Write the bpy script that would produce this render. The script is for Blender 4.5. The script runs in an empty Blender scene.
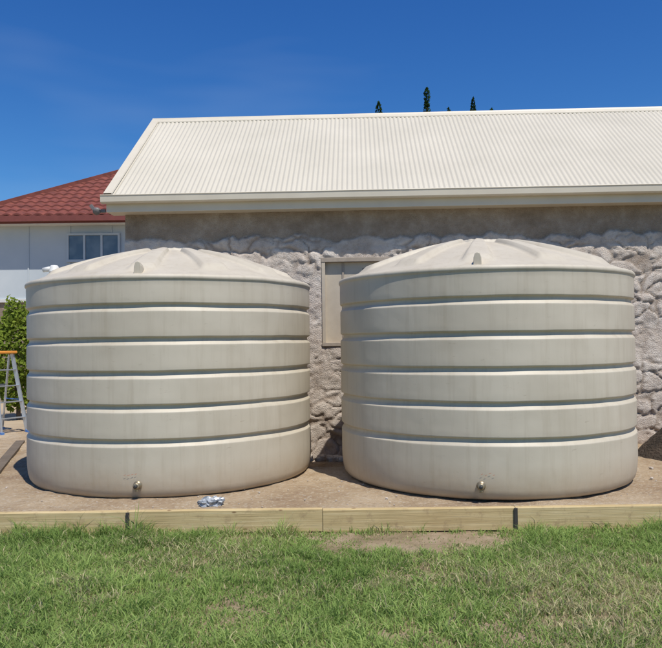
import bpy, math, random
import numpy as np
from mathutils import Vector, Matrix, noise
import bmesh
R_=random.Random(7)
rng=np.random.default_rng(11)
sc=bpy.context.scene
sc.view_settings.view_transform='Standard'; sc.view_settings.look='None'; sc.view_settings.exposure=0
COL=sc.collection
CAMZ=1.90; PAD=0.226

# ---------------- materials
def newmat(name):
    m=bpy.data.materials.new(name); m.use_nodes=True
    nt=m.node_tree; b=nt.nodes['Principled BSDF']; return m,nt,b
def N(nt,t,**k):
    n=nt.nodes.new(t)
    for a,v in k.items():
        if a in n.inputs: n.inputs[a].default_value=v
        else: setattr(n,a,v)
    return n
def ramp(nt,fac,stops):
    r=nt.nodes.new('ShaderNodeValToRGB'); e=r.color_ramp.elements
    while len(e)<len(stops): e.new(0.5)
    for i,(p,c) in enumerate(stops):
        e[i].position=p; e[i].color=(c[0],c[1],c[2],1)
    nt.links.new(fac,r.inputs[0]); return r
def mixc(nt,fac,a,b,mode='MIX'):
    m=nt.nodes.new('ShaderNodeMix'); m.data_type='RGBA'; m.blend_type=mode
    for idx,v in ((0,fac),(6,a),(7,b)):
        if hasattr(v,'links') or hasattr(v,'is_linked'): nt.links.new(v,m.inputs[idx])
        elif isinstance(v,(int,float)): m.inputs[idx].default_value=v
        else: m.inputs[idx].default_value=(v[0],v[1],v[2],1)
    return m.outputs[2]
def coords(nt,scale=(1,1,1)):
    tc=nt.nodes.new('ShaderNodeTexCoord'); mp=nt.nodes.new('ShaderNodeMapping')
    mp.inputs['Scale'].default_value=scale
    nt.links.new(tc.outputs['Object'],mp.inputs[0]); return mp.outputs[0]
def nz(nt,vec,scale,detail=3,rough=0.55):
    n=N(nt,'ShaderNodeTexNoise',Scale=scale,Detail=detail,Roughness=rough)
    nt.links.new(vec,n.inputs['Vector']); return n.outputs['Fac']
def math_(nt,op,a,b):
    m=nt.nodes.new('ShaderNodeMath'); m.operation=op
    for i,v in enumerate((a,b)):
        if isinstance(v,(int,float)): m.inputs[i].default_value=v
        else: nt.links.new(v,m.inputs[i])
    return m.outputs[0]
def bump(nt,b,h,strength=0.4,dist=0.01):
    bp=N(nt,'ShaderNodeBump',Strength=strength,Distance=dist)
    nt.links.new(h,bp.inputs['Height']); nt.links.new(bp.outputs[0],b.inputs['Normal'])
def noisy(name,c1,c2,scale=3,rough=0.8,bs=0.3,bd=0.005,bscale=40,vs=(1,1,1),lo=0.3,hi=0.7):
    m,nt,b=newmat(name); v=coords(nt,vs)
    r=ramp(nt,nz(nt,v,scale),[(lo,c1),(hi,c2)])
    nt.links.new(r.outputs[0],b.inputs['Base Color']); b.inputs['Roughness'].default_value=rough
    bump(nt,b,nz(nt,v,bscale),bs,bd); return m

# tank plastic
m_tank,nt,b=newmat('tank_polyethylene'); v=coords(nt)
f=nz(nt,v,1.3,3); r=ramp(nt,f,[(0.3,(0.475,0.42,0.33)),(0.7,(0.545,0.49,0.395))])
vs=coords(nt,(5,5,0.35)); st=ramp(nt,nz(nt,vs,2.2,4,0.65),[(0.5,(0,0,0)),(0.78,(1,1,1))])
c=mixc(nt,math_(nt,'MULTIPLY',st.outputs[0],0.45),r.outputs[0],(0.36,0.30,0.215))
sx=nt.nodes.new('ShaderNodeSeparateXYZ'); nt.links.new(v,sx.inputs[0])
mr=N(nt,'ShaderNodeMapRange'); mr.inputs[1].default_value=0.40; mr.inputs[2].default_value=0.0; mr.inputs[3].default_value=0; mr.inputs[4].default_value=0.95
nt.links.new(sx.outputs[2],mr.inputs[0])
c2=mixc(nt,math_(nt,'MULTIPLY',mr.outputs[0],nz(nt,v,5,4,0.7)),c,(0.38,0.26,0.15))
sc1=ramp(nt,nz(nt,coords(nt,(1,1,3)),7,4,0.75),[(0.64,(0,0,0)),(0.73,(0.4,0.4,0.4))])
c3=mixc(nt,sc1.outputs[0],c2,(0.29,0.23,0.165))
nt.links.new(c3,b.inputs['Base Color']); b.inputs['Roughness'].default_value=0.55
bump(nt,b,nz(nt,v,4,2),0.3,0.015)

m_roof,nt,b=newmat('cream_corrugated_steel'); v=coords(nt)
r=ramp(nt,nz(nt,v,0.9,4),[(0.3,(0.53,0.485,0.395)),(0.7,(0.59,0.54,0.445))])
nt.links.new(r.outputs[0],b.inputs['Base Color']); b.inputs['Roughness'].default_value=0.5
m_trim=noisy('cream_trim',(0.57,0.51,0.41),(0.63,0.57,0.46),2,0.5,0.1)
m_concrete=noisy('old_wood_frame',(0.29,0.24,0.19),(0.38,0.32,0.26),6,0.8)
m_panel=noisy('window_board',(0.46,0.39,0.30),(0.52,0.45,0.35),5,0.7,0.2)

# stone wall
m_wall,nt,b=newmat('rubble_stone'); v=coords(nt)
at=nt.nodes.new('ShaderNodeAttribute'); at.attribute_name='mask'
sp=nt.nodes.new('ShaderNodeSeparateColor'); nt.links.new(at.outputs['Color'],sp.inputs[0])
stone=ramp(nt,nz(nt,v,1.7,6,0.75),[(0.28,(0.42,0.34,0.275)),(0.44,(0.58,0.50,0.43)),(0.66,(0.72,0.655,0.585))]).outputs[0]
nn=ramp(nt,nz(nt,v,8,5,0.8),[(0.50,(0,0,0)),(0.66,(0.55,0.55,0.55))])
stone2=mixc(nt,nn.outputs[0],stone,(0.38,0.295,0.23))
stone3=mixc(nt,sp.outputs[1],stone2,(0.24,0.175,0.125))
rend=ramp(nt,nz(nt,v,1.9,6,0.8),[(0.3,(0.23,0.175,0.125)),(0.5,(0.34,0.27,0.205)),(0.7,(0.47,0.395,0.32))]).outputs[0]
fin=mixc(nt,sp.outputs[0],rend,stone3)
nt.links.new(fin,b.inputs['Base Color']); b.inputs['Roughness'].default_value=0.95
bump(nt,b,math_(nt,'ADD',nz(nt,v,15,6,0.85),nz(nt,v,60,2,0.7)),0.75,0.025)
m_rub=noisy('loose_stone',(0.38,0.32,0.26),(0.56,0.50,0.44),4,0.95,0.8,0.02,20)

# dirt
m_dirt,nt,b=newmat('sandy_dirt'); v=coords(nt)
r=ramp(nt,nz(nt,v,1.1,6,0.75),[(0.32,(0.32,0.215,0.13)),(0.5,(0.46,0.34,0.215)),(0.68,(0.58,0.46,0.32))])
vo=N(nt,'ShaderNodeTexVoronoi',Scale=42.0); nt.links.new(v,vo.inputs['Vector'])
peb=ramp(nt,vo.outputs['Color'],[(0.70,(0,0,0)),(0.8,(0.55,0.55,0.55))])
cc=mixc(nt,peb.outputs[0],r.outputs[0],(0.60,0.52,0.40))
dk=ramp(nt,nz(nt,v,16,4,0.75),[(0.56,(0,0,0)),(0.7,(0.65,0.65,0.65))])
cc=mixc(nt,dk.outputs[0],cc,(0.23,0.15,0.09))
nt.links.new(cc,b.inputs['Base Color']); b.inputs['Roughness'].default_value=0.97
bump(nt,b,nz(nt,v,26,5,0.8),1.0,0.035)
m_soil,nt,b=newmat('lawn_soil'); v=coords(nt)
r=ramp(nt,nz(nt,v,1.8,6,0.78),[(0.35,(0.23,0.18,0.09)),(0.5,(0.40,0.30,0.185)),(0.68,(0.54,0.42,0.29))])
nt.links.new(r.outputs[0],b.inputs['Base Color']); b.inputs['Roughness'].default_value=1
bump(nt,b,nz(nt,v,30,5,0.8),1.0,0.035)
def wood(name,c1,c2,c3,vs=(0.8,12,30)):
    m,nt,b=newmat(name); v=coords(nt,vs)
    oi=nt.nodes.new('ShaderNodeObjectInfo')
    va=nt.nodes.new('ShaderNodeVectorMath'); va.operation='ADD'; nt.links.new(v,va.inputs[0])
    cb=nt.nodes.new('ShaderNodeCombineXYZ'); nt.links.new(math_(nt,'MULTIPLY',oi.outputs['Random'],40),cb.inputs[2]); nt.links.new(cb.outputs[0],va.inputs[1])
    r=ramp(nt,nz(nt,va.outputs[0],1.6,5,0.6),[(0.3,c1),(0.5,c2),(0.72,c3)])
    v2=coords(nt); bl=ramp(nt,nz(nt,v2,1.4,4),[(0.45,(0,0,0)),(0.7,(0.5,0.5,0.5))])
    cc=mixc(nt,bl.outputs[0],r.outputs[0],c1)
    dd=ramp(nt,nz(nt,v2,9,5,0.75),[(0.54,(0,0,0)),(0.72,(0.7,0.7,0.7))])
    cc=mixc(nt,dd.outputs[0],cc,(0.27,0.18,0.10))
    kn=N(nt,'ShaderNodeTexVoronoi',Scale=3.0); nt.links.new(coords(nt,(1,1,2.5)),kn.inputs['Vector'])
    kr=ramp(nt,kn.outputs['Distance'],[(0.05,(0.8,0.8,0.8)),(0.09,(0,0,0))])
    cc=mixc(nt,kr.outputs[0],cc,(0.17,0.09,0.04))
    nt.links.new(cc,b.inputs['Base Color']); b.inputs['Roughness'].default_value=0.85
    bump(nt,b,nz(nt,v,3,5),0.5,0.006); return m
m_wood=wood('treated_pine',(0.36,0.26,0.12),(0.51,0.39,0.20),(0.62,0.50,0.29))
m_darkwood=wood('dark_wood',(0.09,0.07,0.05),(0.14,0.11,0.08),(0.2,0.16,0.12))
m_steel=noisy('dark_steel',(0.03,0.028,0.025),(0.06,0.05,0.045),8,0.6)
def leafmat(name,attr=True,c1=(0.05,0.1,0.02),c2=(0.1,0.2,0.04),tr=0.35):
    m=bpy.data.materials.new(name); m.use_nodes=True; nt=m.node_tree; nt.nodes.clear()
    o=nt.nodes.new('ShaderNodeOutputMaterial'); d=nt.nodes.new('ShaderNodeBsdfDiffuse'); t=nt.nodes.new('ShaderNodeBsdfTranslucent')
    mx=nt.nodes.new('ShaderNodeMixShader'); mx.inputs[0].default_value=tr
    if attr:
        a=nt.nodes.new('ShaderNodeAttribute'); a.attribute_name='tint'; col=a.outputs['Color']
    else:
        v=coords(nt); col=ramp(nt,nz(nt,v,5,3),[(0.35,c1),(0.65,c2)]).outputs[0]
    nt.links.new(col,d.inputs[0]); nt.links.new(col,t.inputs[0])
    nt.links.new(d.outputs[0],mx.inputs[1]); nt.links.new(t.outputs[0],mx.inputs[2])
    nt.links.new(mx.outputs[0],o.inputs[0]); return m
m_grass=leafmat('grass_blades',tr=0.45)
m_cyp=leafmat('cypress_foliage',False,(0.015,0.035,0.012),(0.04,0.075,0.025),0.2)
m_shrub=leafmat('shrub_foliage',False,(0.12,0.18,0.025),(0.28,0.35,0.06),0.4)
m_bark=noisy('bark',(0.08,0.06,0.04),(0.15,0.11,0.08),8,0.95)
def plain(name,c,rough=0.5,metal=0.0):
    m=noisy(name,tuple(x*0.9 for x in c),tuple(min(1,x*1.08) for x in c),6,rough,0.1)
    m.node_tree.nodes['Principled BSDF'].inputs['Metallic'].default_value=metal; return m
m_white=plain('white_plastic',(0.68,0.67,0.64),0.4)
m_brass=plain('grey_brass',(0.30,0.25,0.17),0.4,0.5)
m_black=plain('black_plastic',(0.03,0.03,0.03),0.5)
m_alu=plain('aluminium',(0.6,0.63,0.66),0.35,0.7)
m_orange=plain('orange_plastic',(0.75,0.3,0.05),0.5)
m_blue=plain('blue_plastic',(0.08,0.2,0.5),0.5)
m_red=plain('red_marker',(0.48,0.20,0.13),0.7)
m_grey=plain('grey_metal',(0.16,0.15,0.15),0.5)

# ---------------- mesh helpers
def obj(name,verts,faces,mat=None,parent=None,smooth=False,loc=(0,0,0),rot=(0,0,0)):
    me=bpy.data.meshes.new(name); me.from_pydata([tuple(v) for v in verts],[],faces); me.update()
    if smooth:
        for p in me.polygons: p.use_smooth=True
    o=bpy.data.objects.new(name,me); COL.objects.link(o); o.location=loc; o.rotation_euler=rot
    if mat: me.materials.append(mat)
    if parent: o.parent=parent
    return o
def empty(name,loc=(0,0,0),rot=(0,0,0)):
    o=bpy.data.objects.new(name,None); COL.objects.link(o); o.location=loc; o.rotation_euler=rot; o.empty_display_size=0.2; return o
def box(name,lo,hi,mat,parent=None,bev=0.004,loc=(0,0,0),rot=(0,0,0)):
    x0,y0,z0=lo;x1,y1,z1=hi
    V=[(x0,y0,z0),(x1,y0,z0),(x1,y1,z0),(x0,y1,z0),(x0,y0,z1),(x1,y0,z1),(x1,y1,z1),(x0,y1,z1)]
    F=[(0,3,2,1),(4,5,6,7),(0,1,5,4),(1,2,6,5),(2,3,7,6),(3,0,4,7)]
    o=obj(name,V,F,mat,parent,False,loc,rot)
    if bev: md=o.modifiers.new('b','BEVEL'); md.width=bev; md.segments=2
    return o
def beam(name,a,b_,w,d,mat,parent=None):
    a=Vector(a);b_=Vector(b_);L=(b_-a).length
    o=box(name,(-w/2,-d/2,0),(w/2,d/2,L),mat,parent,0.003)
    o.location=a; o.rotation_euler=(b_-a).to_track_quat('Z','Y').to_euler(); return o
def revolve(name,prof,mat,parent=None,seg=32,loc=(0,0,0),rot=(0,0,0),fn=None,smooth=True):
    V=[];F=[]
    for (r,z) in prof:
        for k in range(seg):
            a=2*math.pi*k/seg
            rr,zz=(r,z) if fn is None else fn(r,z,a)
            V.append((rr*math.cos(a),rr*math.sin(a),zz))
    for i in range(len(prof)-1):
        for k in range(seg):
            k2=(k+1)%seg
            F.append((i*seg+k,i*seg+k2,(i+1)*seg+k2,(i+1)*seg+k))
    return obj(name,V,F,mat,parent,smooth,loc,rot)
def sst(a,b,x):
    t=max(0,min(1,(x-a)/(b-a))); return t*t*(3-2*t)

# ---------------- tanks
R=1.80
def tank(loc,rotz,seed):
    T=empty('water_tank' if seed==1 else 'water_tank.001',loc,(0,0,rotz))
    P=[(0,0.0),(R-0.16,0.0),(R-0.10,0.008),(R-0.055,0.03),(R-0.03,0.065),(R-0.015,0.12),(R-0.006,0.2)]
    ribs=[0.57,0.94,1.30,1.665,2.03]
    z=0.2
    for q in ribs:
        for zz in np.linspace(z,q-0.02,5)[1:]: P.append((R-0.001,zz))
        P+= [(R-0.001,q-0.006),(R-0.0015,q-0.001),(R-0.004,q+0.003),(R-0.016,q+0.019),(R-0.030,q+0.036),(R-0.033,q+0.041),(R-0.034,q+0.048),(R-0.035,q+0.056),(R-0.035,q+0.066),(R-0.033,q+0.072),(R-0.020,q+0.079),(R-0.006,q+0.085),(R-0.002,q+0.089),(R-0.001,q+0.098)]
        z=q+0.098
    for zz in np.linspace(z,2.36,5)[1:]: P.append((R,zz))
    P+=[(R+0.003,2.372),(R+0.012,2.380),(R+0.014,2.40),(R+0.010,2.415),(R-0.005,2.430),(R-0.04,2.439),(R-0.07,2.445)]
    base=2.445
    for t in np.linspace(0,1,34)[1:]:
        r=(R-0.07)*(1-t)+0.30*t
        P.append((r,base+0.45*(1-((r/(R-0.07))**1.65))))
    zt=P[-1][1]
    P+=[(0.29,zt+0.02),(0.28,zt+0.035),(0.25,zt+0.04),(0.1,zt+0.045),(0.0,zt+0.045)]
    NP=12
    def fn(r,z,a):
        if r<0.001: return r,z
        w=noise.noise(Vector((math.cos(a)*1.5,math.sin(a)*1.5,z*1.2+seed*9)))
        w2=noise.noise(Vector((math.cos(a)*5,math.sin(a)*5,z*3+seed*5)))
        w3=noise.noise(Vector((math.cos(a)*2.2,math.sin(a)*2.2,round((z-0.2)/0.365)*7+seed*3)))
        rr=r
        if z<2.44:
            rr=r+0.010*w+0.002*w2
            if r<R-0.012 and z>0.5: rr+=0.009*w3
            z=z+0.004*w2
        if z>2.44 and r<R-0.07:
            ph=((a+math.pi/2)*NP/(2*math.pi)+0.5)%1.0
            d=abs(ph-0.5)*2
            pan=1-sst(0.30,0.46,d)
            win=(1-sst(1.52,1.60,r))*sst(0.40,0.5,r)
            z=z+0.058*pan*win - 0.01*win + 0.012*w2
        return rr,z
    revolve('shell',P,m_tank,T,360,fn=fn)
    V=[];F=[]
    pr=[(-0.045,0),(-0.04,0.10),(-0.025,0.145),(0,0.155),(0.025,0.145),(0.04,0.10),(0.045,0)]
    for y,s in ((-0.05,1),(0.10,0.85)):
        for x,zz in pr: V.append((x*s,-R+0.10+y,2.42+zz*s))
    n=len(pr)
    F.append(tuple(range(n))); F.append(tuple(range(2*n-1,n-1,-1)))
    for i in range(n-1): F.append((i,n+i,n+i+1,i+1))
    lug=obj('lifting_lug',V,F,m_tank,T); md=lug.modifiers.new('b','BEVEL'); md.width=0.008; md.segments=2
    zf=0.17
    revolve('outlet_flange',[(0,0),(0.045,0),(0.047,0.006),(0.045,0.018),(0.03,0.02),(0.028,0.05),(0.034,0.052),(0.034,0.075),(0.02,0.078),(0,0.078)],m_brass,T,24,(0,-R+0.012,zf),(math.pi/2,0,0))
    revolve('outlet_plug',[(0,0),(0.018,0),(0.019,0.03),(0.012,0.035),(0,0.035)],m_black,T,16,(0,-R-0.064,zf),(math.pi/2,0,0))
    box('outlet_valve',(-0.018,-0.015,-0.06),(0.018,0.015,-0.005),m_brass,T,0.006,(0,-R-0.045,zf))
    for i in range(4):
        a=-0.05+i*0.022+ (0.05 if seed==2 else -0.03)
        rr=R+0.012; w=0.010+0.008*R_.random(); z0=0.27+0.03*R_.random()
        V=[(rr*math.sin(a),-rr*math.cos(a),z0),(rr*math.sin(a+w),-rr*math.cos(a+w),z0+0.008),(rr*math.sin(a+w),-rr*math.cos(a+w),z0+0.013),(rr*math.sin(a),-rr*math.cos(a),z0+0.005)]
        obj('marker_scribble',V,[(0,1,2,3)],m_red,T)
    return T
t1=tank((-2.085,9.41,PAD-0.02),0,1)
t2=tank((1.92,9.05,PAD-0.005),math.radians(-13),2)
revolve('inlet_strainer',[(0,0),(0.06,0),(0.065,0.02),(0.055,0.03),(0.055,0.07),(0.04,0.09),(0,0.095)],m_white,t1,24,(-1.34,-0.62,2.57))
revolve('inlet_pipe',[(0,0),(0.03,0),(0.03,0.12),(0,0.12)],m_white,t1,20,(-1.36,-0.62,2.625),(0,math.radians(-100),0))
revolve('inlet_hatch',[(0,0),(0.21,0),(0.215,0.05),(0.2,0.075),(0.06,0.10),(0,0.1)],m_tank,t2,28,(-1.22,0.15,2.60),(0,math.radians(-12),0))
revolve('overflow_pipe',[(0,0),(0.05,0),(0.05,0.22),(0,0.22)],m_black,t2,20,(-1.38,0.35,2.58),(0,math.radians(-80),0))

# ---------------- stone building
yaw=math.radians(-2.1)
B=empty('stone_shed',(-3.31,11.47,0),(0,0,yaw))
L=12.6; WT=4.0; EZ=4.23; RZ=6.26; RY=2.42; BY=5.12
wx0,wx1,wz0,wz1=3.20,4.24,1.84,3.17
nx=int(L/0.022); nzv=int((WT+0.1)/0.022)
V=[];mask=[]
for j in range(nzv+1):
    z=-0.1+(WT+0.1)*j/nzv
    for i in range(nx+1):
        x=L*i/nx
        p=Vector((x,0,z))
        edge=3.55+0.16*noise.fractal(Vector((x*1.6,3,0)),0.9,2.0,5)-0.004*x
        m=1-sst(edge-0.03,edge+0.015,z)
        q=Vector((x*2.5,1.3,z*4.4))+Vector((noise.fractal(p*2.4,0.9,2,3),0,noise.fractal(p*2.4+Vector((5,5,5)),0.9,2,3)))*0.55
        d,_=noise.voronoi(q)
        e=d[1]-d[0]
        st=sst(0,0.20,e)
        vis=sst(-0.25,0.2,noise.noise(p*0.9+Vector((3,1,0))))
        lump=noise.fractal(p*2.2,0.65,2.1,7)*0.022
        pit=max(0,noise.fractal(p*6.3,0.8,2,3)-0.35)*0.05
        yv=-0.02+m*(-0.030-(0.006+0.024*vis)*st-lump+pit)-(1-m)*0.008*noise.fractal(p*3,1,2,4)
        dw=max(wx0-x,x-wx1,wz0-z,z-wz1)
        if dw<0.06: yv=yv*max(0,dw/0.06)-0.03*(1-max(0,dw/0.06))
        V.append((x,yv,z))
        cre=max(0,1-e*7)*(0.15+0.85*vis)
        mask.append((m,min(1,cre*0.75+pit*9)*m,0,1))
F=[]
for j in range(nzv):
    zc=-0.1+(WT+0.1)*(j+0.5)/nzv
    for i in range(nx):
        xc=L*(i+0.5)/nx
        if wx0<xc<wx1 and wz0<zc<wz1: continue
        a=j*(nx+1)+i; F.append((a,a+1,a+nx+2,a+nx+1))
w=obj('front_wall',V,F,m_wall,B,True)
at=w.data.attributes.new('mask','FLOAT_COLOR','POINT'); at.data.foreach_set('color',np.array(mask,dtype=np.float32).ravel())
m_side=noisy('side_render',(0.30,0.26,0.22),(0.45,0.40,0.35),2,0.95,0.8,0.03,12)
obj('gable_wall',[(0.0,0,-0.1),(0.0,4.8,-0.1),(0.0,4.8,WT+0.1),(0.0,RY,RZ-0.12),(0.0,0,WT+0.1)],[(0,4,3,2,1)],m_side,B)
obj('gable_wall_far',[(L,0,-0.1),(L,4.8,-0.1),(L,4.8,WT+0.1),(L,RY,RZ-0.12),(L,0,WT+0.1)],[(0,1,2,3,4)],m_side,B)
obj('back_wall',[(0,4.8,-0.1),(L,4.8,-0.1),(L,4.8,WT+0.1),(0,4.8,WT+0.1)],[(0,3,2,1)],m_side,B)
box('window_lintel',(wx0-0.03,-0.070,wz1-0.03),(wx1+0.05,0.12,wz1+0.04),m_concrete,B,0.006)
box('window_sill',(wx0-0.03,-0.075,wz0-0.04),(wx1+0.05,0.12,wz0+0.02),m_concrete,B,0.006)
box('window_jamb',(wx0-0.025,-0.062,wz0+0.02),(wx0+0.03,0.12,wz1-0.03),m_panel,B)
box('window_jamb_b',(wx1-0.03,-0.062,wz0+0.02),(wx1+0.025,0.12,wz1-0.03),m_panel,B)
box('window_board',(wx0+0.03,0.02,wz0+0.02),(wx1-0.03,0.09,wz1-0.03),m_panel,B,0)
box('window_batten',(wx0+0.30,0.005,wz0+0.02),(wx0+0.33,0.02,wz1-0.03),m_concrete,B,0)
def corr(name,y0,z0,y1,z1,xa,xb,pitch=0.080,amp=0.0085):
    n=int((xb-xa)/pitch*8); V=[];F=[]
    dy,dz=y1-y0,z1-z0; l=math.hypot(dy,dz); ny,nzz=-dz/l,dy/l
    if nzz<0: ny,nzz=-ny,-nzz
    rows=6
    for j in range(rows+1):
        t=j/rows
        for i in range(n+1):
            x=xa+(xb-xa)*i/n; h=amp*math.sin(2*math.pi*x/pitch)+0.006*noise.noise(Vector((x*0.8,t*4,2)))
            V.append((x,y0+dy*t+ny*h,z0+dz*t+nzz*h))
    for j in range(rows):
        for i in range(n):
            a=j*(n+1)+i; F.append((a,a+1,a+n+2,a+n+1))
    return obj(name,V,F,m_roof,B,True)
XL=-0.22
corr('roof_front',-0.30,EZ,RY,RZ,XL,L+0.2)
corr('roof_back',BY,EZ,RY,RZ,XL,L+0.2)
sl=math.atan2(RZ-EZ,RY+0.30)
c_,s_=math.cos(sl),math.sin(sl)
def capstrip(name,x0,x1,w):
    V=[]; off=0.020
    pts=[(RY-w*c_,RZ-w*s_+off-0.02),(RY-w*c_,RZ-w*s_+off),(RY-0.035,RZ+0.01),(RY-0.02,RZ+0.04),(RY+0.02,RZ+0.04),(RY+0.035,RZ+0.01),(RY+w*c_,RZ-w*s_+off),(RY+w*c_,RZ-w*s_+off-0.02)]
    for x in (x0,x1):
        for p in pts: V.append((x,p[0],p[1]))
    n=len(pts); F=[(i,i+1,n+i+1,n+i) for i in range(n-1)]
    return obj(name,V,F,m_trim,B)
capstrip('ridge_cap',XL-0.02,L+0.2,0.13)
for nm,yy in (('barge_capping',-0.32),('barge_capping_back',BY)):
    V=[]
    for (y,z) in ((yy,EZ),(RY,RZ)):
        for (dx,h) in ((-0.03,-0.16),(-0.03,0.03),(0.10,0.03),(0.11,0.008)):
            V.append((XL+dx,y,z+h))
    F=[(0,1,5,4),(1,2,6,5),(2,3,7,6)]
    if yy>0: F=[tuple(reversed(f)) for f in F]
    obj(nm,V,F,m_trim,B)
gp=[(-0.30,EZ-0.02),(-0.30,EZ-0.13),(-0.33,EZ-0.145),(-0.40,EZ-0.145),(-0.425,EZ-0.125),(-0.43,EZ-0.04),(-0.44,EZ-0.025),(-0.43,EZ-0.015),(-0.42,EZ-0.022)]
V=[];n=len(gp)
for x in (XL-0.04,L+0.2):
    for p in gp: V.append((x,p[0],p[1]))
F=[(i,i+1,n+i+1,n+i) for i in range(n-1)]+[tuple(range(n))]
obj('gutter',V,F,m_trim,B)
box('fascia',(XL+0.01,-0.296,EZ-0.27),(L+0.18,-0.27,EZ-0.03),m_trim,B,0.003)
box('soffit',(XL+0.01,-0.268,EZ-0.265),(L+0.18,0.05,EZ-0.25),m_trim,B,0)
for i in range(12):
    x=0.4+i*1.05
    beam('gutter_bracket',(x,-0.432,EZ-0.02),(x,-0.30,EZ-0.012),0.02,0.004,m_trim,B)
S=empty('security_light',(-3.66,11.25,3.99))
box('bracket',(-0.02,-0.02,-0.02),(0.10,0.02,0.03),m_grey,S)
revolve('lamp_head',[(0,0),(0.055,0),(0.06,0.04),(0.04,0.09),(0.0,0.10)],m_grey,S,20,(-0.03,-0.07,-0.02),(math.radians(-60),0,0))
beam('sensor',(-0.06,0,0.0),(-0.14,0.0,0.10),0.05,0.05,m_grey,S)

# rubble stones
def blob(bmx,c,s,seed,sub=3,amp=0.28):
    M=Matrix.Translation(c)@Matrix.Rotation(R_.random()*6,4,'Z')@Matrix.Diagonal((s[0],s[1],s[2],1))
    r=bmesh.ops.create_icosphere(bmx,subdivisions=sub,radius=1)
    for v in r['verts']:
        n=noise.fractal(v.co*1.1+Vector((seed,seed*2,0)),1,2,4)
        v.co=v.co*(1+amp*n)
        for k in range(3): v.co[k]=max(-0.8,min(0.8,v.co[k]))
        v.co=M@v.co
bmx=bmesh.new()
for i in range(26):
    y=R_.uniform(9.9,11.2); t=(y-9.9)/1.3
    x=R_.uniform(-0.4,0.4)
    s=R_.uniform(0.025,0.07)
    blob(bmx,Vector((x,y,PAD-0.18*t+s*0.3)),(s*1.25,s,s*0.8),i*3.3)
for i in range(22):
    s=R_.uniform(0.012,0.035)
    blob(bmx,Vector((R_.uniform(3.6,6.5),R_.uniform(8.4,10.9),PAD+s*0.2)),(s*1.3,s,s*0.7),i*2.1+50)
for i in range(160):
    s=R_.uniform(0.005,0.015)
    blob(bmx,Vector((R_.uniform(-6,6),R_.uniform(7.16,8.6),PAD+s*0.2)),(s*1.3,s,s*0.8),i*1.7+90,1)
me=bpy.data.meshes.new('rubble_stones'); bmx.to_mesh(me); bmx.free(); me.materials.append(m_rub)
o=bpy.data.objects.new('rubble_stones',me); COL.objects.link(o)
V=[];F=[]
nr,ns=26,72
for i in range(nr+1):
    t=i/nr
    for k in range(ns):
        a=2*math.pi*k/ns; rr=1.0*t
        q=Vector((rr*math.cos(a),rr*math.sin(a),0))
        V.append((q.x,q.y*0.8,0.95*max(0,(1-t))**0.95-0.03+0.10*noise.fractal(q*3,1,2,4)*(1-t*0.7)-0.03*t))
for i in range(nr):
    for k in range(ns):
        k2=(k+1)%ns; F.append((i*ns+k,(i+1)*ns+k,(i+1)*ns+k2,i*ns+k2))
obj('shadow_mound',V,F,noisy('mound_shade',(0.03,0.022,0.015),(0.07,0.05,0.035),6,1,1.0,0.04,25),None,True,(5.22,9.95,PAD))  # added near-black cone, stands in for a triangular shadow beside the tank

# ---------------- ground
def grid(name,x0,x1,y0,y1,step,fz,mat):
    nx=int((x1-x0)/step);ny=int((y1-y0)/step);V=[];F=[]
    for j in range(ny+1):
        for i in range(nx+1):
            x=x0+(x1-x0)*i/nx;y=y0+(y1-y0)*j/ny; V.append((x,y,fz(x,y)))
    for j in range(ny):
        for i in range(nx):
            a=j*(nx+1)+i;F.append((a,a+1,a+nx+2,a+nx+1))
    return obj(name,V,F,mat,None,True)
TY=7.08
def pz(x,y):
    f=min(1,max(0,(y-TY-0.1)/0.15))
    dip=-0.24*sst(9.4,10.6,y)*(1-sst(0.25,0.8,abs(x)))
    return PAD-0.006+dip+f*(0.018*noise.fractal(Vector((x*1.7,y*1.7,0)),1,2,5)+0.010*noise.noise(Vector((x*8,y*8,1))))
grid('dirt_pad',-9,9,TY+0.052,14,0.045,pz,m_dirt)
m_far=noisy('yard_ground',(0.33,0.25,0.16),(0.48,0.38,0.26),0.6,1,0.7,0.03,12)
V=[(-40,TY+0.052,PAD-0.012),(-8.98,TY+0.052,PAD-0.012),(-8.98,13.98,PAD-0.03),(-40,14,PAD-0.03),(-40,90,PAD-0.03),(40,90,PAD-0.03),(40,14,PAD-0.03),(8.98,13.98,PAD-0.03),(8.98,TY+0.052,PAD-0.012),(40,TY+0.052,PAD-0.012),
   (-40,TY+0.052,-0.2),(40,TY+0.052,-0.2)]
obj('yard_ground',V,[(0,1,2,3),(3,2,7,6,5,4),(8,9,6,7),(10,11,9,8,1,0)],m_far)
def lz(x,y): return 0.02*noise.fractal(Vector((x*0.8,y*0.8,3)),1,2,4)+ (0.014*noise.noise(Vector((x*5,y*5,0))))
grid('lawn_soil',-9,9,1.0,TY+0.02,0.05,lz,m_soil)
obj('ground',[(-400,-400,-0.06),(400,-400,-0.06),(400,600,-0.06),(-400,600,-0.06)],[(0,1,2,3)],noisy('far_ground',(0.09,0.11,0.04),(0.2,0.19,0.09),0.3,1))

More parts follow.
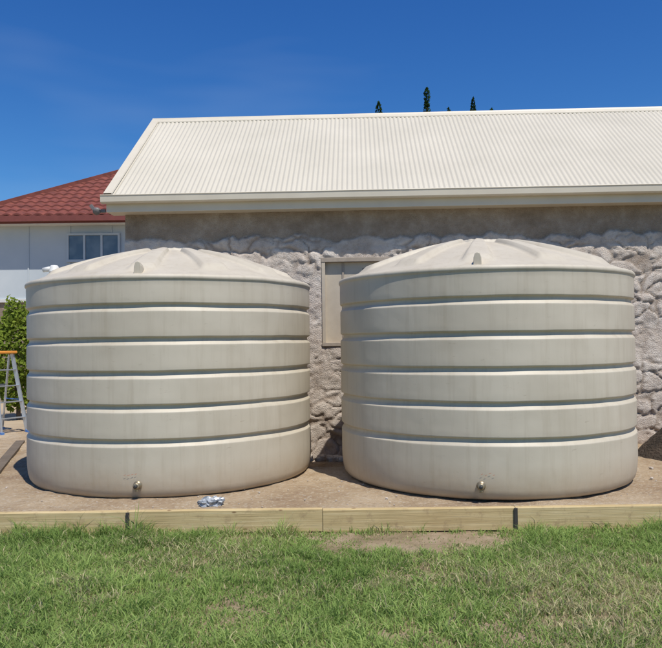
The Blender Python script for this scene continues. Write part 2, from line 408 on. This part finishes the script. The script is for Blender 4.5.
def sleeper(k,x0,x1):
    nm='timber_sleeper' if k==0 else 'timber_sleeper.%03d'%k
    nxx=14; V=[];F=[]
    dz=R_.uniform(-0.005,0.005); ph=R_.uniform(0,9)
    ring=[(-0.025,-0.10),(-0.025,0.112),(-0.019,0.118),(0.044,0.118),(0.05,0.112),(0.05,-0.10)]
    for i in range(nxx+1):
        x=x0+(x1-x0)*i/nxx
        w=0.004*noise.noise(Vector((x*0.9+ph,0,k)))
        for (y,z) in ring: V.append((x,y+w,z+dz+ (w*0.8 if z>0 else 0)))
    n=len(ring)
    for i in range(nxx):
        for q in range(n): F.append((i*n+q,(i+1)*n+q,(i+1)*n+(q+1)%n,i*n+(q+1)%n))
    F.append(tuple(range(n))); F.append(tuple(range((nxx+1)*n-1,nxx*n-1,-1)))
    return obj(nm,V,F,m_wood,None,False,(0,TY,0.11))
xs=[-8.0,-5.90,-3.95,-2.03,-0.105,1.80,3.72,5.65,7.6]
for k in range(len(xs)-1): sleeper(k,xs[k]+0.003,xs[k+1]-0.003)
for k,x in enumerate((-5.90,-2.03,1.80,5.65)):
    P=empty('steel_post' if k==0 else 'steel_post.%03d'%k,(x,TY-0.030,0))
    box('flange',(-0.018,-0.012,-0.1),(0.018,0.0,0.222),m_steel,P,0.002)
    box('web',(-0.002,0.0,-0.1),(0.002,0.085,0.221),m_steel,P,0)
    box('rear_flange',(-0.018,0.085,-0.1),(0.018,0.095,0.222),m_steel,P,0.002)
beam('dark_board',(-3.95,7.9,PAD+0.01),(-5.3,12.1,PAD+0.01),0.14,0.05,m_darkwood)  # dark board laid along the diagonal line left of the tank

# ---------------- grass
def vnoise(x,y,sc_,seed):
    g=np.random.default_rng(seed).random((256,256))
    u=x*sc_+100;v=y*sc_+100;i=np.floor(u).astype(int);j=np.floor(v).astype(int);fu=u-i;fv=v-j
    fu=fu*fu*(3-2*fu);fv=fv*fv*(3-2*fv)
    a=g[i%256,j%256];b=g[(i+1)%256,j%256];c=g[i%256,(j+1)%256];d=g[(i+1)%256,(j+1)%256]
    return (a*(1-fu)+b*fu)*(1-fv)+(c*(1-fu)+d*fu)*fv
def fbm(x,y,s,seed): return (vnoise(x,y,s,seed)*0.5+vnoise(x,y,s*2.1,seed+1)*0.3+vnoise(x,y,s*4.3,seed+2)*0.2)
n0=680000
x=rng.uniform(-7.5,7.5,n0); y=rng.uniform(2.6,TY-0.035,n0)
kk=np.abs(x)<0.62*y+1.3; x=x[kk];y=y[kk];n0=len(x)
dens=fbm(x,y,1.3,5); clump=vnoise(x,y,10,21)
wob=0.6*(fbm(x,y,3,90)-0.5); wob2=0.5*(fbm(x,y,6,95)-0.5)
bare=np.exp(-(((x-0.75+wob)/0.85)**2+((y-6.68+wob2)/0.36)**2)**1.4)
bare2=0.5*np.exp(-(((x-1.6)/0.7)**2+((y-6.75)/0.2)**2))
bare3=0.35*np.exp(-(((x+0.2)/2.5)**2+((y-6.95)/0.12)**2))
spots=0.35*np.clip((fbm(x,y,2.4,140)-0.62)*6,0,1)
p=np.clip((dens-0.08)*3.6,0.45,1)*(0.60+0.5*clump)*np.clip(1-1.15*bare-bare2-bare3-spots,0.03,1)
k=rng.random(n0)<p; x=x[k];y=y[k];bare=bare[k];dens=dens[k];clump=clump[k];n=len(x)
z=np.array([lz(a,b) for a,b in zip(x,y)])
hgt=rng.gamma(5,0.0085,n)*(0.55+0.9*clump)*(0.65+0.8*vnoise(x,y,1.6,77)); hgt=np.clip(hgt,0.014,0.13)
hgt*=1-0.55*np.clip(bare*2,0,1)
edge=(y>TY-0.22)&(vnoise(x,y,3,9)>0.55); hgt[edge]*=1.5
for cx,cy,s in ((-0.42,6.97,0.10),(-0.55,6.95,0.08),(1.9,6.7,0.25),(1.6,6.65,0.12),(-2.6,6.95,0.15),(-1.9,6.9,0.1),(3.4,6.8,0.5),(-3.0,6.9,0.2),(0.45,6.35,0.07)):
    dd=np.hypot(x-cx,y-cy)/s; hgt*=1+1.2*np.exp(-dd*dd)
ang=rng.uniform(0,2*np.pi,n); wd=rng.uniform(0.0022,0.0054,n)
la=rng.uniform(0,2*np.pi,n); lean=rng.uniform(0.3,1.5,n)*hgt
dx,dy=np.cos(ang)*wd,np.sin(ang)*wd
lx,ly=np.cos(la)*lean,np.sin(la)*lean
VV=np.zeros((n,5,3),np.float32)
VV[:,0]=np.stack([x-dx,y-dy,z-0.003],1);VV[:,1]=np.stack([x+dx,y+dy,z-0.003],1)
VV[:,2]=np.stack([x+dx*.8+lx*.35,y+dy*.8+ly*.35,z+hgt*.6],1);VV[:,3]=np.stack([x-dx*.8+lx*.35,y-dy*.8+ly*.35,z+hgt*.6],1)
VV[:,4]=np.stack([x+lx,y+ly,z+hgt*0.88],1)
VV[:,:,1]=np.minimum(VV[:,:,1],TY-0.032)
me=bpy.data.meshes.new('lawn_grass'); me.vertices.add(n*5); me.vertices.foreach_set('co',VV.ravel())
idx=(np.arange(n)*5)[:,None]
loops=np.concatenate([idx+0,idx+1,idx+2,idx+3,idx+3,idx+2,idx+4],1).ravel().astype(np.int32)
me.loops.add(n*7); me.loops.foreach_set('vertex_index',loops)
ls=np.stack([np.arange(n)*7,np.arange(n)*7+4],1).ravel().astype(np.int32)
me.polygons.add(n*2); me.polygons.foreach_set('loop_start',ls)
me.update(calc_edges=True)
g1=np.array([0.17,0.27,0.07]);g2=np.array([0.40,0.52,0.17]);stw=np.array([0.64,0.58,0.34])
t=np.clip(rng.random(n)*0.6+1.1*(fbm(x,y,1.8,33)-0.25)-0.05,0,1)[:,None]
c=g1*(1-t)+g2*t
dryp=np.clip((fbm(x,y,1.1,60)-0.50)*2.2,0,0.35)+0.07+0.30*np.exp(-((x-1.9)/0.9)**2-((y-5.1)/0.6)**2)
dry=(rng.random(n)<dryp)[:,None]
c=np.where(dry,stw*rng.uniform(0.55,1.1,(n,1)),c)
c4=np.ones((n,5,4),np.float32); c4[:,:,:3]=c[:,None,:]
at=me.attributes.new('tint','FLOAT_COLOR','POINT'); at.data.foreach_set('color',c4.ravel())
me.materials.append(m_grass); o=bpy.data.objects.new('lawn_grass',me); COL.objects.link(o)

# ---------------- plastic bag
bmx=bmesh.new(); r=bmesh.ops.create_icosphere(bmx,subdivisions=4,radius=1)
for v in r['verts']:
    q=v.co.copy(); n_=abs(noise.fractal(q*1.3,1,2,3)); v.co=Vector((q.x*0.13,q.y*0.08,max(-0.02,q.z*0.075)))*(0.75+0.6*n_)
me=bpy.data.meshes.new('plastic_bag'); bmx.to_mesh(me); bmx.free()
m_bag,nt,b=newmat('clear_film'); v=coords(nt); rr=ramp(nt,nz(nt,v,18,4),[(0.45,(0.38,0.40,0.43)),(0.6,(0.13,0.15,0.18))]); nt.links.new(rr.outputs[0],b.inputs['Base Color']); b.inputs['Roughness'].default_value=0.2
me.materials.append(m_bag); o=bpy.data.objects.new('plastic_bag',me); COL.objects.link(o); o.location=(-1.25,7.30,PAD+0.02); o.rotation_euler=(0,0,0.2)

# ---------------- neighbour house
H=empty('red_roof_house')
m_hw=noisy('painted_wall',(0.48,0.53,0.56),(0.55,0.59,0.61),1,0.8,0.2)
m_base=noisy('brown_stone',(0.2,0.15,0.11),(0.34,0.27,0.2),3,0.95,0.8,0.03,10)
hx0,hx1,hy0,hy1=-10.0,0.0,20.5,27.5
box('wall',(hx0,hy0,3.15),(hx1,hy1,5.45),m_hw,H,0)
box('lower_wall',(hx0+0.02,hy0+0.03,0),(hx1,hy1-0.02,3.15),m_base,H,0)
box('trim_band',(hx0-0.02,hy0-0.04,3.1),(hx1,hy0-0.002,3.2),m_white,H,0)
for i in range(7): box('cover_strip',(hx0+0.05+i*1.2,hy0-0.02,3.2),(hx0+0.09+i*1.2,hy0-0.002,5.40),m_hw,H,0)
m_tile,nt,b=newmat('terracotta_tiles'); v=coords(nt)
r=ramp(nt,nz(nt,v,5,5),[(0.3,(0.12,0.030,0.020)),(0.7,(0.23,0.058,0.036))]); nt.links.new(r.outputs[0],b.inputs['Base Color']); b.inputs['Roughness'].default_value=0.7
ex0,ey0,ez=-10.5,20.0,5.50; tp=math.tan(math.radians(30)); D=4.0
V=[];F=[]
rows=13; cw=0.30
def pt(x,s,h): return (x,ey0+s,ez+s*tp+h)
for rw in range(rows):
    s0=D*rw/rows; s1=D*(rw+1)/rows
    xa=ex0+s0; n=int((1.0-xa)/cw*6)
    base=len(V)
    for i in range(n+1):
        x=xa+(1.0-xa)*i/n; h=0.05*abs(math.sin(math.pi*(x-ex0)/cw))
        xs_=max(x,ex0+s1)
        V.append(pt(x,s0,h-0.01)); V.append(pt(x,s0,h+0.04)); V.append(pt(xs_,s1,h))
    for i in range(n):
        a=base+i*3; F.append((a,a+3,a+4,a+1)); F.append((a+1,a+4,a+5,a+2))
obj('roof_front',V,F,m_tile,H)
rz=ez+D*tp
obj('roof_hip_end',[(ex0,ey0,ez),(ex0,ey0+2*D,ez),(ex0+D,ey0+D,rz)],[(0,2,1)],m_tile,H)
obj('roof_back',[(ex0,ey0+2*D,ez),(1,ey0+2*D,ez),(1,ey0+D,rz),(ex0+D,ey0+D,rz)],[(0,3,2,1)],m_tile,H)
beam('hip_cap',(ex0,ey0,ez+0.05),(ex0+D,ey0+D,rz+0.06),0.2,0.14,m_tile,H)
beam('ridge_cap',(ex0+D,ey0+D,rz+0.05),(1,ey0+D,rz+0.05),0.14,0.2,m_tile,H)
m_fas=plain('red_fascia',(0.20,0.055,0.04),0.5)
box('gutter',(ex0-0.02,ey0-0.10,ez-0.16),(1,ey0+0.02,ez),m_fas,H)
box('fascia',(ex0+0.02,ey0+0.022,ez-0.2),(1,ey0+0.05,ez-0.02),m_fas,H,0)
box('soffit',(ex0+0.02,ey0+0.052,ez-0.2),(1,hy0+0.02,ez-0.17),m_white,H,0)
m_glass,nt,b=newmat('window_glass'); b.inputs['Roughness'].default_value=0.08
v=coords(nt); rr=ramp(nt,nz(nt,v,2,2),[(0.4,(0.10,0.14,0.19)),(0.6,(0.18,0.22,0.26))]); nt.links.new(rr.outputs[0],b.inputs['Base Color'])
box('window_glass',(-7.55,hy0-0.03,4.32),(-6.10,hy0-0.005,5.0),m_glass,H,0)
for xx in (-7.58,-7.1,-6.6,-6.1): box('window_mullion',(xx-0.03,hy0-0.06,4.30),(xx+0.03,hy0-0.031,5.02),m_hw,H,0)
box('window_rail',(-7.61,hy0-0.065,4.24),(-6.07,hy0-0.031,4.31),m_hw,H,0)
box('window_head',(-7.61,hy0-0.065,5.01),(-6.07,hy0-0.031,5.07),m_hw,H,0)

# ---------------- step ladder
Ld=empty('step_ladder',(-6.3,13.6,PAD-0.01),(0,0,math.radians(55)))
hh=1.5
for s in (-1,1):
    beam('front_stile',(s*0.26,-0.42,0),(s*0.17,-0.05,hh),0.03,0.08,m_alu,Ld)
    beam('rear_stile',(s*0.26,0.45,0),(s*0.17,0.05,hh-0.02),0.03,0.05,m_alu,Ld)
    box('foot',(s*0.26-0.03,-0.47,0),(s*0.26+0.03,-0.38,0.05),m_blue,Ld)
    box('rear_foot',(s*0.26-0.03,0.41,0),(s*0.26+0.03,0.49,0.05),m_blue,Ld)
    beam('spreader',(s*0.23,-0.28,0.62),(s*0.23,0.30,0.62),0.02,0.02,m_blue,Ld)
for i in range(1,5):
    t=i/5; zz=hh*t; yy=-0.42+0.37*t; w_=0.26-0.09*t-0.012
    box('tread',(-w_,yy-0.045,zz-0.02),(w_,yy+0.045,zz),m_alu,Ld,0.003)
    if i%2: beam('rear_brace',(-w_,0.45-0.4*t,zz),(w_,0.45-0.4*t,zz),0.025,0.02,m_alu,Ld)
box('top_cap',(-0.22,-0.15,hh),(0.22,0.13,hh+0.05),m_orange,Ld,0.01)

# ---------------- plants
def foliage(name,center_fn,count,leaf,mat,trunk=None,limbs=()):
    E=empty(name); pts=[];F=[]
    for i in range(count):
        c=center_fn()
        u=Vector((R_.gauss(0,1),R_.gauss(0,1),R_.gauss(0,1))).normalized(); v=u.orthogonal().normalized()
        l=leaf*R_.uniform(0.6,1.3); b0=len(pts)
        pts+= [c-v*l*0.35,c+u*l*0.6,c+v*l*0.35,c-u*l*0.6]; F.append((b0,b0+1,b0+2,b0+3))
    obj('crown',pts,F,mat,E)
    for (a,b_,w_) in ([trunk] if trunk else [])+list(limbs):
        a=Vector(a);b_=Vector(b_);d=(b_-a); q=d.to_track_quat('Z','Y')
        revolve('limb',[(w_,0),(w_*0.8,d.length*0.4),(w_*0.35,d.length)],m_bark,E,10,a,q.to_euler())
    return E
def cyp(x,y,top,r0):
    lean=R_.uniform(-0.15,0.15)
    def f():
        t=R_.random()**0.8
        zz=top-t*(top-1.5)
        dt=top-zz
        rad=min(0.9,r0*(min(1,(dt/0.35))**0.6)+0.05*dt)*(0.8+0.3*noise.noise(Vector((x,zz*1.5,0))))
        a=R_.uniform(0,6.283); rr=rad*math.sqrt(R_.uniform(0.2,1))
        return Vector((x+lean*t+rr*math.cos(a),y+rr*math.sin(a),zz))
    return f
for i,(x_,t_,r0) in enumerate(((3.2,17.1,0.2),(6.3,17.95,0.2),(7.67,16.65,0.12),(9.25,17.25,0.15),(10.4,16.55,0.3))):
    foliage('cypress_tree' if i==0 else 'cypress_tree.%03d'%i,cyp(x_,45,t_,r0),6000,0.16,m_cyp,((x_,45,0),(x_,45,t_-1),0.2))
def shr():
    a=Vector((R_.gauss(0,1),R_.gauss(0,1),R_.gauss(0,1))).normalized()*R_.uniform(0.55,1)**0.5
    k=1+0.35*noise.noise(a*2.5)
    return Vector((-7.05+a.x*0.55*k,16+a.y*0.55*k,1.62+a.z*1.2*k))
foliage('garden_shrub',shr,6000,0.08,m_shrub,((-7.05,16,0.2),(-7.05,16,2.2),0.05),[((-7.05,16,0.8),(-6.8,16,1.9),0.03),((-7.05,16,0.7),(-7.35,16.1,1.8),0.03)])

# ---------------- sky + sun
el=math.radians(62); az=math.radians(30)
S=Vector((math.sin(az)*math.cos(el),-math.cos(az)*math.cos(el),math.sin(el)))
W=bpy.data.worlds.new('World'); sc.world=W; W.use_nodes=True; nt=W.node_tree
sky=nt.nodes.new('ShaderNodeTexSky'); sky.sky_type='NISHITA'; sky.sun_disc=False; sky.sun_elevation=el; sky.sun_rotation=math.pi-az
sky.altitude=400; sky.air_density=1.0; sky.dust_density=0.3; sky.ozone_density=3.0
se=nt.nodes.new('ShaderNodeSeparateColor'); nt.links.new(sky.outputs[0],se.inputs[0])
cb=nt.nodes.new('ShaderNodeCombineColor')
nt.links.new(math_(nt,'MULTIPLY',math_(nt,'POWER',se.outputs[0],1.6),0.26),cb.inputs[0])
nt.links.new(math_(nt,'MULTIPLY',math_(nt,'POWER',se.outputs[1],1.25),0.61),cb.inputs[1])
nt.links.new(math_(nt,'MULTIPLY',math_(nt,'POWER',se.outputs[2],0.9),1.45),cb.inputs[2])
tc=nt.nodes.new('ShaderNodeTexCoord'); mp=nt.nodes.new('ShaderNodeMapping'); mp.inputs['Scale'].default_value=(1.0,1.0,5); mp.inputs['Location'].default_value=(1.3,0.4,0.9)
nt.links.new(tc.outputs['Generated'],mp.inputs[0])
cl=ramp(nt,nz(nt,mp.outputs[0],1.8,3,0.6),[(0.57,(0,0,0)),(0.9,(0.13,0.13,0.13))])
skyc=mixc(nt,cl.outputs[0],cb.outputs[0],(5.5,6.5,7.8))
bg=nt.nodes['Background']; bg.inputs[1].default_value=0.095
nt.links.new(skyc,bg.inputs[0])
sd=bpy.data.lights.new('sun','SUN'); sd.energy=4.8; sd.angle=math.radians(0.5); sd.color=(1,0.95,0.86)
so=bpy.data.objects.new('sun',sd); COL.objects.link(so); so.rotation_euler=S.to_track_quat('Z','Y').to_euler(); so.location=(5,-5,15)

cam=bpy.data.cameras.new('camera'); co=bpy.data.objects.new('camera',cam); COL.objects.link(co)
cam.sensor_width=36; cam.lens=710/662*36; cam.clip_end=2000; cam.clip_start=0.05
M=Matrix.Rotation(math.radians(90+1.29),4,'X')@Matrix.Rotation(math.radians(-0.7),4,'Z')
co.matrix_world=Matrix.Translation((0,0,CAMZ))@M
sc.camera=co
